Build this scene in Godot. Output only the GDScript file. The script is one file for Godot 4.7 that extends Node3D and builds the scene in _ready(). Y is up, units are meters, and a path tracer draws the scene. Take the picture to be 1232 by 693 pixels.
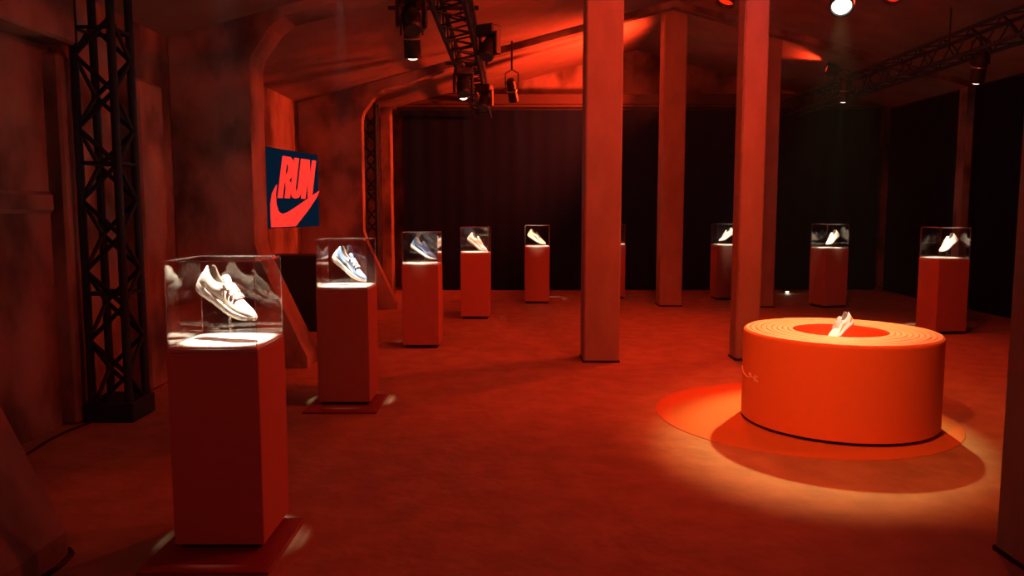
extends Node3D
# World frame: camera stands at x 0, z 0 and looks towards -z. V() takes a depth in front of the camera.

const SHOE_LENGTH := 0.38

var mats := {}
var taken := {}
var shared := {}
var shoe_cache := {}


func V(x: float, y: float, depth: float) -> Vector3:
	return Vector3(x, y, -depth)


func _ready() -> void:
	# ---------------------------------------------------------------- camera
	var cam := Camera3D.new()
	cam.name = "camera"
	cam.fov = rad_to_deg(2.0 * atan(346.5 / 944.0))
	cam.position = Vector3(0, 1.65, 0)
	cam.rotation = Vector3(-0.1, 0, 0)
	cam.near = 0.05
	cam.far = 100.0
	add_child(cam)
	# ---------------------------------------------------------------- environment
	var e := Environment.new()
	e.background_mode = Environment.BG_COLOR
	e.background_color = Color(0, 0, 0)
	e.tonemap_mode = Environment.TONE_MAPPER_LINEAR
	e.tonemap_exposure = 1.0
	e.sdfgi_enabled = true
	e.ssao_enabled = true
	e.ssil_enabled = true
	e.volumetric_fog_enabled = true
	e.volumetric_fog_density = 0.0012
	e.volumetric_fog_albedo = Color(0.7, 0.88, 1.0)
	var we := WorldEnvironment.new()
	we.name = "world_environment"
	we.environment = e
	add_child(we)
	make_materials()
	lamps()
	setting()
	columns()
	curtains()
	trusses()
	display_row()
	drum()
	sign_board()
	small_things()


# ==================================================================== lamps
const RED := Color(1.0, 0.225, 0.10)
const AMBER := Color(1.0, 0.40, 0.19)
const COOL := Color(0.55, 0.82, 1.0)
const WHITE := Color(1.0, 0.93, 0.80)
const WARM := Color(1.0, 0.80, 0.46)


func lamps() -> void:
	# red floods: some in view, others unseen and placed to light hall, drum and roof
	flood("red_flood_light", V(1.7, 4.40, 5.3), V(0.7, 0.9, 11.5), 62.0, 10.5, "unseen red flood light under the roof between drum and camera, aimed down the hall")  # out of view, placed to light columns and floor down the hall
	flood("red_flood_light", V(4.6, 4.15, 5.9), V(-2.4, 0.9, 7.4), 50.0, 10.0, "unseen red flood light high on the right, aimed across at the left wall")  # out of view, placed to light the left wall and ribs
	flood("unseen_amber_flood", V(0.4, 4.10, 2.9), V(2.35, 0.30, 5.5), 20.0, 23.0, "amber flood light unseen above the camera, aimed at the front of the drum")  # out of view, placed to light the near side of the drum
	flood("red_flood_light", V(2.56, 4.12, 9.7), V(0.9, 0.0, 9.0), 70.0, 10.5, "red flood light hanging at the top edge between the middle columns")
	flood("red_flood_light", V(4.60, 4.20, 9.8), V(2.6, 0.0, 8.2), 70.0, 6.0, "red flood light hanging at the top edge right of the bright white lamp")
	flood("red_flood_light", V(5.45, 4.07, 13.9), V(2.6, 4.75, 14.2), 50.0, 3.0, "red flood light on the right truss, tilted up towards the ceiling", true, Vector3(0, -0.28, 0))
	flood("red_flood_light", V(2.72, 3.40, 13.86), V(-0.9, 4.40, 14.8), 68.0, 54.0, "unseen red flood light behind the slender concrete column, tilted up at the last bay", true, Vector3(0, -0.26, 0.22))  # unseen, placed to brighten the roof of the last bay
	flood("red_flood_light", V(0.965, 3.40, 8.98), V(0.6, 4.5, 10.8), 74.0, 4.0, "unseen red flood light fixed behind the left concrete column, tilted up at the roof", true, Vector3(0, -0.26, 0.24))  # unseen, placed to light the roof over the middle bay
	flood("red_flood_light", V(-0.3, 3.75, -1.8), V(-0.9, 0.5, 5.2), 44.0, 3.6, "unseen red flood light under the roof behind the camera, aimed at the nearest plinth")  # unseen, placed to light the front of the nearest plinth
	# two dim cool fill lamps added under the ridge to lift the darks
	added_fill_lamp(V(1.2, 4.15, 0.3), 0.14, "added dim cool fill lamp under the roof ridge above the camera")
	added_fill_lamp(V(2.6, 4.45, 7.3), 0.07, "added dim cool fill lamp under the roof ridge, halfway down the hall")
	# the warm white spot over the drum
	spot("round_spotlight", V(3.77, 3.95, 9.25), V(2.42, 0.2, 6.05), 12.8, 42.0, 0.105, "large bright round white spotlight high behind the orange drum", "ceiling")
	spot("unseen_pin_spot", V(2.05, 4.15, 3.9), V(2.51, 0.72, 5.93), 5.0, 26.0, 0.05, "unseen white pin spotlight on the ceiling in front of the drum, aimed at its shoe", "ceiling")  # out of view, placed to whiten the shoe on the drum
	# one narrow white spot for each case; the nearest ones are out of view
	spot("case_spotlight", V(-1.43, 3.45, 4.06), V(-1.405, 1.02, 3.875), 6.2, 80.0, 0.05, "unseen white spotlight on the ceiling straight above the nearest plinth", "ceiling")
	spot("case_spotlight", V(-1.42, 3.60, 6.66), V(-1.40, 1.0, 6.68), 6.2, 80.0, 0.05, "unseen white spotlight on the ceiling above the second plinth from the camera", "ceiling")
	spot("case_spotlight", V(-1.08, 3.29, 8.75), V(-1.09, 1.05, 9.45), 6.2, 27.0, 0.07, "black can spotlight under a crossbar at the top left, its lens white", "bar")
	spot("case_spotlight", V(-0.72, 3.29, 11.9), V(-0.55, 1.05, 11.95), 6.2, 27.0, 0.06, "small black can spotlight hanging just left of the ceiling truss", "bar")
	spot("case_spotlight", V(0.03, 3.36, 12.70), V(0.45, 1.05, 13.9), 6.2, 29.0, 0.06, "small can spotlight with side plates hanging right of the ceiling truss", "ceiling")
	spot("case_spotlight", V(1.75, 3.40, 14.0), V(1.88, 1.05, 14.62), 6.2, 27.0, 0.06, "white spotlight hidden behind the left concrete column", "ceiling")
	spot("case_spotlight", V(4.05, 3.40, 13.9), V(3.93, 1.05, 14.42), 6.2, 27.0, 0.06, "white spotlight hidden behind the broad concrete column", "ceiling")
	spot("case_spotlight", V(5.22, 3.34, 12.6), V(5.38, 1.05, 13.3), 6.2, 29.0, 0.06, "can spotlight below the bright white lamp, its bands glinting", "truss")
	spot("case_spotlight", V(5.62, 3.18, 9.7), V(5.78, 1.05, 10.55), 6.2, 29.0, 0.065, "can spotlight under the right truss in front of the thin red post", "truss")


func flood(called: String, at: Vector3, target: Vector3, angle: float, energy: float, label: String, up := false, fixed := Vector3.ZERO) -> void:
	var t := thing(called, label, "light", at, "red flood lights" if called == "red_flood_light" else "")
	var dir := (target - at).normalized()
	var b := look(dir)
	# can: local +z points along the beam
	var st := begin()
	lathe(st, [Vector2(0.0, -0.22), Vector2(0.06, -0.22), Vector2(0.095, -0.17), Vector2(0.1, -0.02), Vector2(0.115, 0.02), Vector2(0.108, 0.02), Vector2(0.09, -0.03)], 20, Transform3D(b * Basis(Vector3.RIGHT, PI / 2), Vector3.ZERO))
	part(t, "can", st, "black_metal")
	st = begin()
	lathe(st, [Vector2(0.0, 0.005), Vector2(0.05, 0.0), Vector2(0.092, -0.02)], 20, Transform3D(b * Basis(Vector3.RIGHT, PI / 2), Vector3.ZERO))
	part(t, "lens", st, "red_lens")
	st = begin()
	var side := b.x
	var hang := Vector3(0, -0.26 if up else 0.26, 0)
	tube(st, [side * 0.125 - dir * 0.08, side * 0.125 - dir * 0.08 + hang * 0.7, hang - dir * 0.08, -side * 0.125 - dir * 0.08 + hang * 0.7, -side * 0.125 - dir * 0.08], 0.012, 6)
	part(t, "yoke", st, "black_metal")
	if up:
		st = begin()
		tube(st, [hang - dir * 0.08, fixed], 0.02, 8)
		part(t, "bracket", st, "black_metal")
	else:
		st = begin()
		tube(st, [hang - dir * 0.08, Vector3(hang.x - dir.x * 0.08, roof_y(at.x) - at.y + 0.05, hang.z - dir.z * 0.08)], 0.018, 8)
		part(t, "hanging_pipe", st, "black_metal")
	var l := SpotLight3D.new()
	l.name = "beam"
	l.light_color = AMBER if label.begins_with("amber") else RED
	l.light_energy = energy
	l.spot_angle = angle
	l.spot_angle_attenuation = 0.6
	l.spot_range = 40.0
	l.spot_attenuation = 2.0
	l.light_size = 0.09
	l.shadow_enabled = true
	t.add_child(l)
	l.transform = Transform3D(look(-dir), dir * 0.035)


func added_fill_lamp(at: Vector3, energy: float, label: String) -> void:  # added fill: weak bluish light for the darkest tones
	var t := thing("added_fill_lamp", label, "light", at, "added cool fill lamps under the ridge")
	var st := begin()
	lathe(st, [Vector2(0.17, 0.0), Vector2(0.175, 0.01), Vector2(0.09, 0.12), Vector2(0.04, 0.16), Vector2(0.0, 0.165)], 24)
	part(t, "shade", st, "black_metal")
	st = begin()
	lathe(st, [Vector2(0.0, -0.05), Vector2(0.04, -0.04), Vector2(0.055, 0.0), Vector2(0.04, 0.05), Vector2(0.0, 0.06)], 16)
	part(t, "bulb", st, "fill_bulb")
	st = begin()
	tube(st, [Vector3(0, 0.16, 0), Vector3(0, roof_y(at.x) - at.y + 0.03, 0)], 0.008, 6)
	part(t, "cord", st, "cable_black")
	var l := OmniLight3D.new()
	l.name = "glow"
	l.light_color = COOL
	l.light_energy = energy
	l.light_size = 0.05
	l.omni_range = 40.0
	l.omni_attenuation = 2.0
	l.shadow_enabled = true
	l.position = Vector3(0, -0.11, 0)
	t.add_child(l)


func spot(called: String, at: Vector3, target: Vector3, angle: float, energy: float, r: float, label: String, mount: String) -> void:
	var t := thing(called, label, "light", at, "white spotlights above the cases" if called == "case_spotlight" else "")
	var dir := (target - at).normalized()
	var b := look(dir) * Basis(Vector3.RIGHT, PI / 2)
	var xf := Transform3D(b, Vector3.ZERO)
	var st := begin()
	var k := r / 0.06
	lathe(st, [Vector2(0.0, -0.36 * k), Vector2(0.05 * k, -0.36 * k), Vector2(0.07 * k, -0.33 * k), Vector2(0.075 * k, -0.19 * k), Vector2(0.082 * k, -0.185 * k), Vector2(0.082 * k, -0.16 * k), Vector2(0.076 * k, -0.155 * k), Vector2(0.078 * k, 0.0), Vector2(0.066 * k, 0.0), Vector2(0.062 * k, -0.02 * k)], 20, xf)
	part(t, "can", st, "black_metal")
	st = begin()
	lathe(st, [Vector2(0.0, 0.022 * k), Vector2(0.03 * k, 0.017 * k), Vector2(0.054 * k, 0.002 * k), Vector2(0.062 * k, -0.015 * k)], 20, xf)
	part(t, "lens", st, "white_lens")
	st = begin()
	lathe(st, [Vector2(0.083 * k, -0.182 * k), Vector2(0.0855 * k, -0.18 * k), Vector2(0.0855 * k, -0.168 * k), Vector2(0.083 * k, -0.166 * k)], 20, xf)
	part(t, "trim_ring", st, "steel")
	st = begin()
	var mid := -dir * 0.2 * k
	var top := mid + Vector3(0, 0.3 * k, 0)
	tube(st, [mid + Vector3(0.1 * k, 0, 0), mid + Vector3(0.1 * k, 0.24 * k, 0), top, mid + Vector3(-0.1 * k, 0.24 * k, 0), mid + Vector3(-0.1 * k, 0, 0)], 0.011, 6)
	part(t, "yoke", st, "black_metal")
	st = begin()
	if mount == "ceiling":
		tube(st, [top, Vector3(top.x, roof_y(at.x) - at.y + 0.05, top.z)], 0.016, 8)
		part(t, "hanging_pipe", st, "black_metal")
	elif mount == "bar":
		var y: float = 3.80 - at.y
		tube(st, [top, Vector3(top.x, y, top.z)], 0.016, 8)
		part(t, "hanging_pipe", st, "black_metal")
		st = begin()
		tube(st, [Vector3(top.x - 0.25, y, top.z), Vector3(-0.36 - at.x, y, top.z)], 0.024, 10)
		part(t, "crossbar", st, "black_metal")
	else:
		tube(st, [top, Vector3(top.x, 3.49 - at.y, top.z), Vector3(5.5 - at.x, 3.49 - at.y, top.z)], 0.018, 8)
		part(t, "hanging_pipe", st, "black_metal")
	var l := SpotLight3D.new()
	l.name = "beam"
	l.light_color = WARM if called == "round_spotlight" else WHITE
	l.light_energy = energy
	l.spot_angle = angle
	l.spot_angle_attenuation = 0.6 if called == "round_spotlight" else 1.0
	l.spot_range = 40.0
	l.spot_attenuation = 2.0
	l.light_size = r * 0.5
	l.shadow_enabled = true
	t.add_child(l)
	l.transform = Transform3D(look(-dir), dir * (0.03 * k))


# ==================================================================== materials
func mat(called: String, col: Color, rough := 0.8, metal := 0.0) -> StandardMaterial3D:
	var m := StandardMaterial3D.new()
	m.resource_name = called
	m.albedo_color = col
	m.roughness = rough
	m.metallic = metal
	mats[called] = m
	return m


func noise(seed_: int, freq: float, octaves: int, ramp: Array, size := 512, type := FastNoiseLite.TYPE_SIMPLEX) -> NoiseTexture2D:
	var n := FastNoiseLite.new()
	n.seed = seed_
	n.frequency = freq
	n.noise_type = type
	n.fractal_octaves = octaves
	var t := NoiseTexture2D.new()
	t.width = size
	t.height = size
	t.seamless = true
	t.noise = n
	if ramp:
		var g := Gradient.new()
		var offs := PackedFloat32Array()
		var cols := PackedColorArray()
		for r in ramp:
			offs.append(r[0])
			cols.append(r[1])
		g.offsets = offs
		g.colors = cols
		t.color_ramp = g
	return t


func lin(r: float, g: float, b: float) -> Color:
	return Color(r, g, b).linear_to_srgb()


func make_materials() -> void:
	var wall := mat("wall_concrete", Color.WHITE, 0.92)
	wall.albedo_texture = noise(11, 0.006, 6, [[0.12, lin(0.06, 0.055, 0.055)], [0.42, lin(0.17, 0.155, 0.14)], [0.6, lin(0.26, 0.24, 0.215)], [0.9, lin(0.34, 0.31, 0.28)]])
	wall.uv1_triplanar = true
	wall.uv1_world_triplanar = true
	wall.uv1_scale = Vector3(0.30, 0.20, 0.30)
	wall.heightmap_enabled = true
	wall.heightmap_texture = noise(12, 0.03, 5, [])
	wall.heightmap_scale = 0.7
	var post := mat("column_concrete", Color.WHITE, 0.9)
	post.albedo_texture = noise(21, 0.012, 5, [[0.2, lin(0.31, 0.28, 0.25)], [0.8, lin(0.36, 0.33, 0.3)]])
	post.uv1_triplanar = true
	post.uv1_world_triplanar = true
	post.uv1_scale = Vector3(0.5, 0.2, 0.5)
	var roof := mat("roof_concrete", Color.WHITE, 0.9)
	roof.albedo_texture = noise(41, 0.008, 5, [[0.2, lin(0.20, 0.18, 0.16)], [0.8, lin(0.26, 0.235, 0.21)]])
	roof.uv1_triplanar = true
	roof.uv1_world_triplanar = true
	roof.uv1_scale = Vector3(0.3, 0.3, 0.3)
	var fl := mat("floor_concrete", Color.WHITE, 0.7)
	fl.albedo_texture = noise(31, 0.01, 6, [[0.15, lin(0.28, 0.185, 0.105)], [0.5, lin(0.32, 0.215, 0.125)], [0.85, lin(0.36, 0.25, 0.15)]], 1024)
	fl.uv1_triplanar = true
	fl.uv1_world_triplanar = true
	fl.uv1_scale = Vector3(0.25, 0.25, 0.25)
	fl.heightmap_enabled = true
	fl.heightmap_texture = noise(32, 0.06, 4, [])
	fl.heightmap_scale = 0.6
	mat("plinth_red", lin(0.42, 0.20, 0.15), 0.85)
	mat("plinth_base_red", lin(0.22, 0.035, 0.022), 0.5)
	mat("white_board", lin(0.82, 0.80, 0.76), 0.55)
	mat("board_edge", lin(0.42, 0.38, 0.33), 0.5)
	mat("toe_black", lin(0.004, 0.008, 0.012), 0.8)
	var cur := mat("black_curtain", lin(0.007, 0.018, 0.055), 0.95)
	cur.specular_mode = BaseMaterial3D.SPECULAR_DISABLED
	mat("black_metal", lin(0.006, 0.02, 0.032), 0.5)
	mat("dark_beam", lin(0.05, 0.04, 0.04), 0.8)
	mat("truss_black", lin(0.003, 0.045, 0.08), 0.75)
	mat("steel", lin(0.6, 0.58, 0.55), 0.3, 1.0)
	mat("cabinet_black", lin(0.002, 0.03, 0.055), 0.8)
	for lit in [["sign_navy", lin(0.0005, 0.015, 0.045), lin(0.0008, 0.0085, 0.021)], ["sign_red", lin(0.85, 0.13, 0.09), lin(0.55, 0.034, 0.025)]]:
		var m := mat(lit[0], lit[1], 0.6)
		m.specular_mode = BaseMaterial3D.SPECULAR_DISABLED
		m.emission_enabled = true
		m.emission = lit[2]  # sign colours are given a glow of their own
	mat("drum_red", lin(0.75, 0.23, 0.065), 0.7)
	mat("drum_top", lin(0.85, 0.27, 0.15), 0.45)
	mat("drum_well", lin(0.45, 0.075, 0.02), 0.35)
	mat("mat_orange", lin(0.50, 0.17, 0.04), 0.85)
	mat("mark_white", lin(0.85, 0.62, 0.52), 0.6)
	mat("cable_black", lin(0.008, 0.01, 0.012), 0.6)
	for lens in [["white_lens", Color(1.0, 0.96, 0.88), 2.6], ["red_lens", Color(1.0, 0.2, 0.06), 0.8], ["fill_bulb", Color(0.55, 0.82, 1.0), 0.5]]:
		var m := mat(lens[0], lens[1], 0.3)
		m.emission_enabled = true
		m.emission = lens[1]
		m.emission_energy_multiplier = lens[2]
	var g := mat("clear_acrylic", Color(1, 1, 1, 0.0), 0.01)
	g.transparency = BaseMaterial3D.TRANSPARENCY_ALPHA
	g.metallic_specular = 0.7
	var ed := mat("acrylic_edge", Color(0.95, 0.97, 0.96, 0.2), 0.3)
	ed.transparency = BaseMaterial3D.TRANSPARENCY_ALPHA
	# shoes
	mat("shoe_white", lin(0.80, 0.78, 0.74), 0.6)
	mat("shoe_offwhite", lin(0.66, 0.62, 0.55), 0.65)
	mat("shoe_cream", lin(0.72, 0.58, 0.40), 0.65)
	mat("shoe_grey", lin(0.30, 0.29, 0.28), 0.7)
	mat("shoe_blue", lin(0.16, 0.26, 0.50), 0.65)
	mat("shoe_navy", lin(0.025, 0.04, 0.10), 0.7)
	mat("shoe_dark", lin(0.03, 0.03, 0.035), 0.7)
	mat("shoe_orange", lin(0.85, 0.33, 0.05), 0.6)
	mat("shoe_lining", lin(0.20, 0.15, 0.13), 0.9)


# ==================================================================== mesh helpers
func numbered(called: String) -> String:
	var n: int = taken.get(called, 0)
	taken[called] = n + 1
	return called if n == 0 else "%s_%03d" % [called, n]


func thing(called: String, label: String, category: String, at: Vector3, group := "", yaw := 0.0) -> Node3D:
	var o := Node3D.new()
	o.name = numbered(called)
	add_child(o, true)
	o.position = at
	o.rotation.y = yaw
	o.set_meta("label", label)
	o.set_meta("category", category)
	if group:
		o.set_meta("group", group)
	return o


func begin() -> SurfaceTool:
	var st := SurfaceTool.new()
	st.begin(Mesh.PRIMITIVE_TRIANGLES)
	st.set_smooth_group(-1)
	return st


func finish(st: SurfaceTool) -> ArrayMesh:
	st.generate_normals()
	return st.commit()


func part(parent: Node3D, called: String, st, material: String, at := Transform3D()) -> MeshInstance3D:
	var o := MeshInstance3D.new()
	o.name = called
	o.mesh = finish(st) if st is SurfaceTool else st
	o.material_override = mats[material]
	o.transform = at
	parent.add_child(o, true)
	return o


func struct(called: String, st, material: String) -> MeshInstance3D:
	var o := part(self, called, st, material)
	o.set_meta("kind", "structure")
	return o


func look(dir: Vector3) -> Basis:
	# a basis whose +z points along dir
	var up := Vector3.UP if absf(dir.y) < 0.97 else Vector3.FORWARD
	var x := up.cross(dir).normalized()
	return Basis(x, dir.cross(x), dir)


func tri(st: SurfaceTool, a: Vector3, b: Vector3, c: Vector3) -> void:
	st.add_vertex(a)
	st.add_vertex(b)
	st.add_vertex(c)


func face(st: SurfaceTool, p: Array, out: Vector3) -> void:
	# a convex face, wound so that its front (clockwise) side looks towards out
	var n: Vector3 = (p[1] - p[0]).cross(p[2] - p[0])
	if p.size() > 3 and n.length() < 1e-10:
		n = (p[2] - p[0]).cross(p[3] - p[0])
	var flip := n.dot(out) > 0.0
	for i in range(1, p.size() - 1):
		if flip:
			tri(st, p[0], p[i + 1], p[i])
		else:
			tri(st, p[0], p[i], p[i + 1])


func box(st: SurfaceTool, c: Vector3, s: Vector3, bev := 0.0, b := Basis()) -> void:
	var h := s * 0.5
	st.set_smooth_group(-1)
	var k := minf(bev, minf(h.x, minf(h.y, h.z)) * 0.9)
	for ax in 3:
		for sg: float in [-1.0, 1.0]:
			var u := (ax + 1) % 3
			var w := (ax + 2) % 3
			var pts := []
			for q in [[-1, -1], [1, -1], [1, 1], [-1, 1]]:
				var v := Vector3.ZERO
				v[ax] = sg * h[ax]
				v[u] = q[0] * (h[u] - k)
				v[w] = q[1] * (h[w] - k)
				pts.append(c + b * v)
			var n := Vector3.ZERO
			n[ax] = sg
			face(st, pts, b * n)
	if k <= 0.0:
		return
	for ax in 3:
		var u := (ax + 1) % 3
		var w := (ax + 2) % 3
		for su: float in [-1.0, 1.0]:
			for sw: float in [-1.0, 1.0]:
				var pts := []
				for q in [[-1, 0], [1, 0], [1, 1], [-1, 1]]:
					var v := Vector3.ZERO
					v[ax] = q[0] * (h[ax] - k)
					v[u] = su * (h[u] - (0.0 if q[1] == 0 else k))
					v[w] = sw * (h[w] - (k if q[1] == 0 else 0.0))
					pts.append(c + b * v)
				var n := Vector3.ZERO
				n[u] = su
				n[w] = sw
				face(st, pts, b * n)
	for sx: float in [-1.0, 1.0]:
		for sy: float in [-1.0, 1.0]:
			for sz: float in [-1.0, 1.0]:
				var s3 := Vector3(sx, sy, sz)
				var pts := []
				for ax in 3:
					var v := (h - Vector3.ONE * k) * s3
					v[ax] = s3[ax] * h[ax]
					pts.append(c + b * v)
				face(st, pts, b * s3)


func tube(st: SurfaceTool, path: Array, r: float, sides := 8, smooth := true) -> void:
	var rings := []
	var n := path.size()
	var ref := Vector3.ZERO
	for i in n:
		var d: Vector3 = (path[mini(i + 1, n - 1)] - path[maxi(i - 1, 0)]).normalized()
		if i == 0:
			ref = d.cross(Vector3.UP if absf(d.y) < 0.9 else Vector3.RIGHT).normalized()
		else:
			ref = (ref - d * ref.dot(d)).normalized()
		var other := d.cross(ref)
		var ring := []
		for k in sides:
			var a := TAU * k / sides
			ring.append(path[i] + (ref * cos(a) + other * sin(a)) * r)
		rings.append(ring)
	st.set_smooth_group(1 if smooth else -1)
	for i in n - 1:
		for k in sides:
			var k2 := (k + 1) % sides
			var mid: Vector3 = (path[i] + path[i + 1]) * 0.5
			var q := [rings[i][k], rings[i][k2], rings[i + 1][k2], rings[i + 1][k]]
			face(st, q, (q[0] + q[1] + q[2] + q[3]) * 0.25 - mid)
	st.set_smooth_group(-1)
	face(st, rings[0], path[0] - path[1])
	face(st, rings[n - 1], path[n - 1] - path[n - 2])


func lathe(st: SurfaceTool, prof: Array, seg: int, xf := Transform3D(), smooth_profile := false) -> void:
	# prof: radius and height; the outside lies on the right of the profile as it runs up
	for i in prof.size() - 1:
		var a: Vector2 = prof[i]
		var b: Vector2 = prof[i + 1]
		st.set_smooth_group(1 if smooth_profile else i + 1)
		var d := b - a
		for k in seg:
			var t0 := TAU * k / seg
			var t1 := TAU * (k + 1) / seg
			var c0 := Vector3(cos(t0), 0, sin(t0))
			var c1 := Vector3(cos(t1), 0, sin(t1))
			var cm := (c0 + c1).normalized()
			var out := xf.basis * (cm * d.y + Vector3(0, -d.x, 0))
			var p0 := xf * (c0 * a.x + Vector3(0, a.y, 0))
			var p1 := xf * (c1 * a.x + Vector3(0, a.y, 0))
			var p2 := xf * (c1 * b.x + Vector3(0, b.y, 0))
			var p3 := xf * (c0 * b.x + Vector3(0, b.y, 0))
			if a.x < 1e-6:
				face(st, [p0, p2, p3], out)
			elif b.x < 1e-6:
				face(st, [p0, p1, p2], out)
			else:
				face(st, [p0, p1, p2, p3], out)
	st.set_smooth_group(-1)


func prism(st: SurfaceTool, poly: PackedVector2Array, z0: float, z1: float, xf := Transform3D()) -> void:
	# a polygon in x and y, from z0 (back) to z1 (front)
	st.set_smooth_group(-1)
	if Geometry2D.is_polygon_clockwise(poly):
		poly.reverse()
	var t := Geometry2D.triangulate_polygon(poly)
	var fz := xf.basis * Vector3(0, 0, signf(z1 - z0))
	for i in range(0, t.size(), 3):
		for s in [[z0, -fz], [z1, fz]]:
			var pts := []
			for k in 3:
				var p := poly[t[i + k]]
				pts.append(xf * Vector3(p.x, p.y, s[0]))
			face(st, pts, s[1])
	for i in poly.size():
		var a := poly[i]
		var b := poly[(i + 1) % poly.size()]
		var out := xf.basis * Vector3(b.y - a.y, a.x - b.x, 0)
		face(st, [xf * Vector3(a.x, a.y, z0), xf * Vector3(b.x, b.y, z0), xf * Vector3(b.x, b.y, z1), xf * Vector3(a.x, a.y, z1)], out)


# ==================================================================== the setting
func roof_y(x: float) -> float:
	# underside of the gable roof
	return 4.27 + 0.265 * x if x < 2.6 else 4.96 - 0.265 * (x - 2.6)


func setting() -> void:
	var st := begin()
	box(st, V(2.3, -0.15, 7.0), Vector3(13.0, 0.3, 22.4))
	struct("floor", st, "floor_concrete")
	st = begin()
	var slab := PackedVector2Array([Vector2(-4.2, roof_y(-4.2)), Vector2(2.6, roof_y(2.6)), Vector2(8.9, roof_y(8.9)), Vector2(8.9, roof_y(8.9) + 0.3), Vector2(2.6, roof_y(2.6) + 0.3), Vector2(-4.2, roof_y(-4.2) + 0.3)])
	prism(st, slab, -18.0, 4.0)
	struct("ceiling", st, "roof_concrete")
	st = begin()
	box(st, V(-3.65, 2.1, 7.0), Vector3(0.4, 4.6, 22.0))
	struct("wall_left", st, "wall_concrete")
	st = begin()
	box(st, V(8.2, 2.3, 7.0), Vector3(0.4, 5.0, 22.0))
	struct("wall_right", st, "wall_concrete")
	st = begin()
	box(st, V(2.3, 2.6, 17.0), Vector3(12.4, 5.6, 0.4))
	struct("wall_back", st, "wall_concrete")
	st = begin()
	box(st, V(2.3, 2.6, -3.2), Vector3(12.4, 5.6, 0.4))
	struct("wall_front", st, "wall_concrete")
	# deep and thin raised bands for the dark stripes on the left wall
	st = begin()
	box(st, V(-3.34, 3.03, 1.9), Vector3(0.26, 0.36, 3.3), 0.02)
	box(st, V(-3.34, 3.03, 5.0), Vector3(0.26, 0.36, 1.88), 0.02)
	struct("trim_1", st, "wall_concrete")
	st = begin()
	box(st, V(-3.43, 1.70, 1.9), Vector3(0.06, 0.16, 3.3), 0.028)
	box(st, V(-3.43, 1.70, 5.0), Vector3(0.06, 0.16, 1.76), 0.028)
	struct("trim_2", st, "wall_concrete")
	# shallow piers on the left wall of the bay
	st = begin()
	box(st, V(-3.40, 1.4, 5.97), Vector3(0.14, 2.79, 0.16), 0.02)
	box(st, V(-3.36, 1.4, 7.2), Vector3(0.22, 2.79, 0.5), 0.03)
	struct("trim_3", st, "wall_concrete")
	rib(3.12, 3.62, "concrete portal rib nearest the camera, only its sloping foot in view", false)
	rib(8.05, 8.50, "concrete portal rib between the nearest plinth and the square sign", true)
	rib(12.85, 13.08, "concrete portal rib left of the far plinths, beyond the square sign", true, 0.21)


func rib(z0: float, z1: float, label: String, right_leg: bool, dx := 0.0) -> void:
	var o := thing("concrete_rib", label, "rib", V(0, 0, z0), "concrete portal ribs")
	var p := PackedVector2Array([
		Vector2(-3.44, 0.0), Vector2(-2.13, 0.0), Vector2(-2.13, 0.12), Vector2(-2.17, 0.20), Vector2(-2.60, 1.15), Vector2(-2.64, 1.30),
		Vector2(-2.64, 3.08), Vector2(-2.61, 3.2), Vector2(-2.42, 3.46), Vector2(-2.28, 3.57), Vector2(-1.9, 3.66)])
	for i in range(1, p.size()):
		p[i].x += dx
	for x in [-1.0, 0.5, 2.6, 5.0, 7.0]:
		p.append(Vector2(x, roof_y(x) - 0.10))
	if right_leg:
		p.append_array(PackedVector2Array([Vector2(7.32, roof_y(7.32) - 0.10), Vector2(7.32, 0.0), Vector2(7.44, 0.0), Vector2(7.44, 3.67)]))
	for x in [7.1, 5.0, 2.6, 0.5, -1.9, -3.44]:
		p.append(Vector2(x, roof_y(x) + 0.02))
	var st := begin()
	prism(st, p, -(z1 - z0), 0.0)
	part(o, "frame", st, "wall_concrete")


func columns() -> void:
	var list := [
		[V(0.965, 0, 8.55), 0.39, "square concrete column left of centre, its foot in open floor"],
		[V(2.575, 0, 8.60), 0.26, "broad square concrete column directly left of the orange drum"],
		[V(2.70, 0, 13.45), 0.38, "slender concrete column standing alone between the two broad ones"],
		[V(4.20, 0, 13.35), 0.43, "concrete column partly hidden behind the one beside the drum"],
		[V(2.56, 0, 3.47), 0.42, "dark foreground column cut off by the right edge"]]
	for c in list:
		var at: Vector3 = c[0]
		var s: float = c[1]
		var o := thing("concrete_column", c[2], "column", at, "square concrete columns")
		var st := begin()
		box(st, Vector3(0, roof_y(at.x) * 0.5 + 0.02, 0), Vector3(s, roof_y(at.x) + 0.04, s), 0.018)
		part(o, "shaft", st, "column_concrete")
		st = begin()
		box(st, Vector3(0, 0.012, 0), Vector3(s + 0.012, 0.024, s + 0.012), 0.004)
		part(o, "foot_strip", st, "toe_black")


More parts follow.
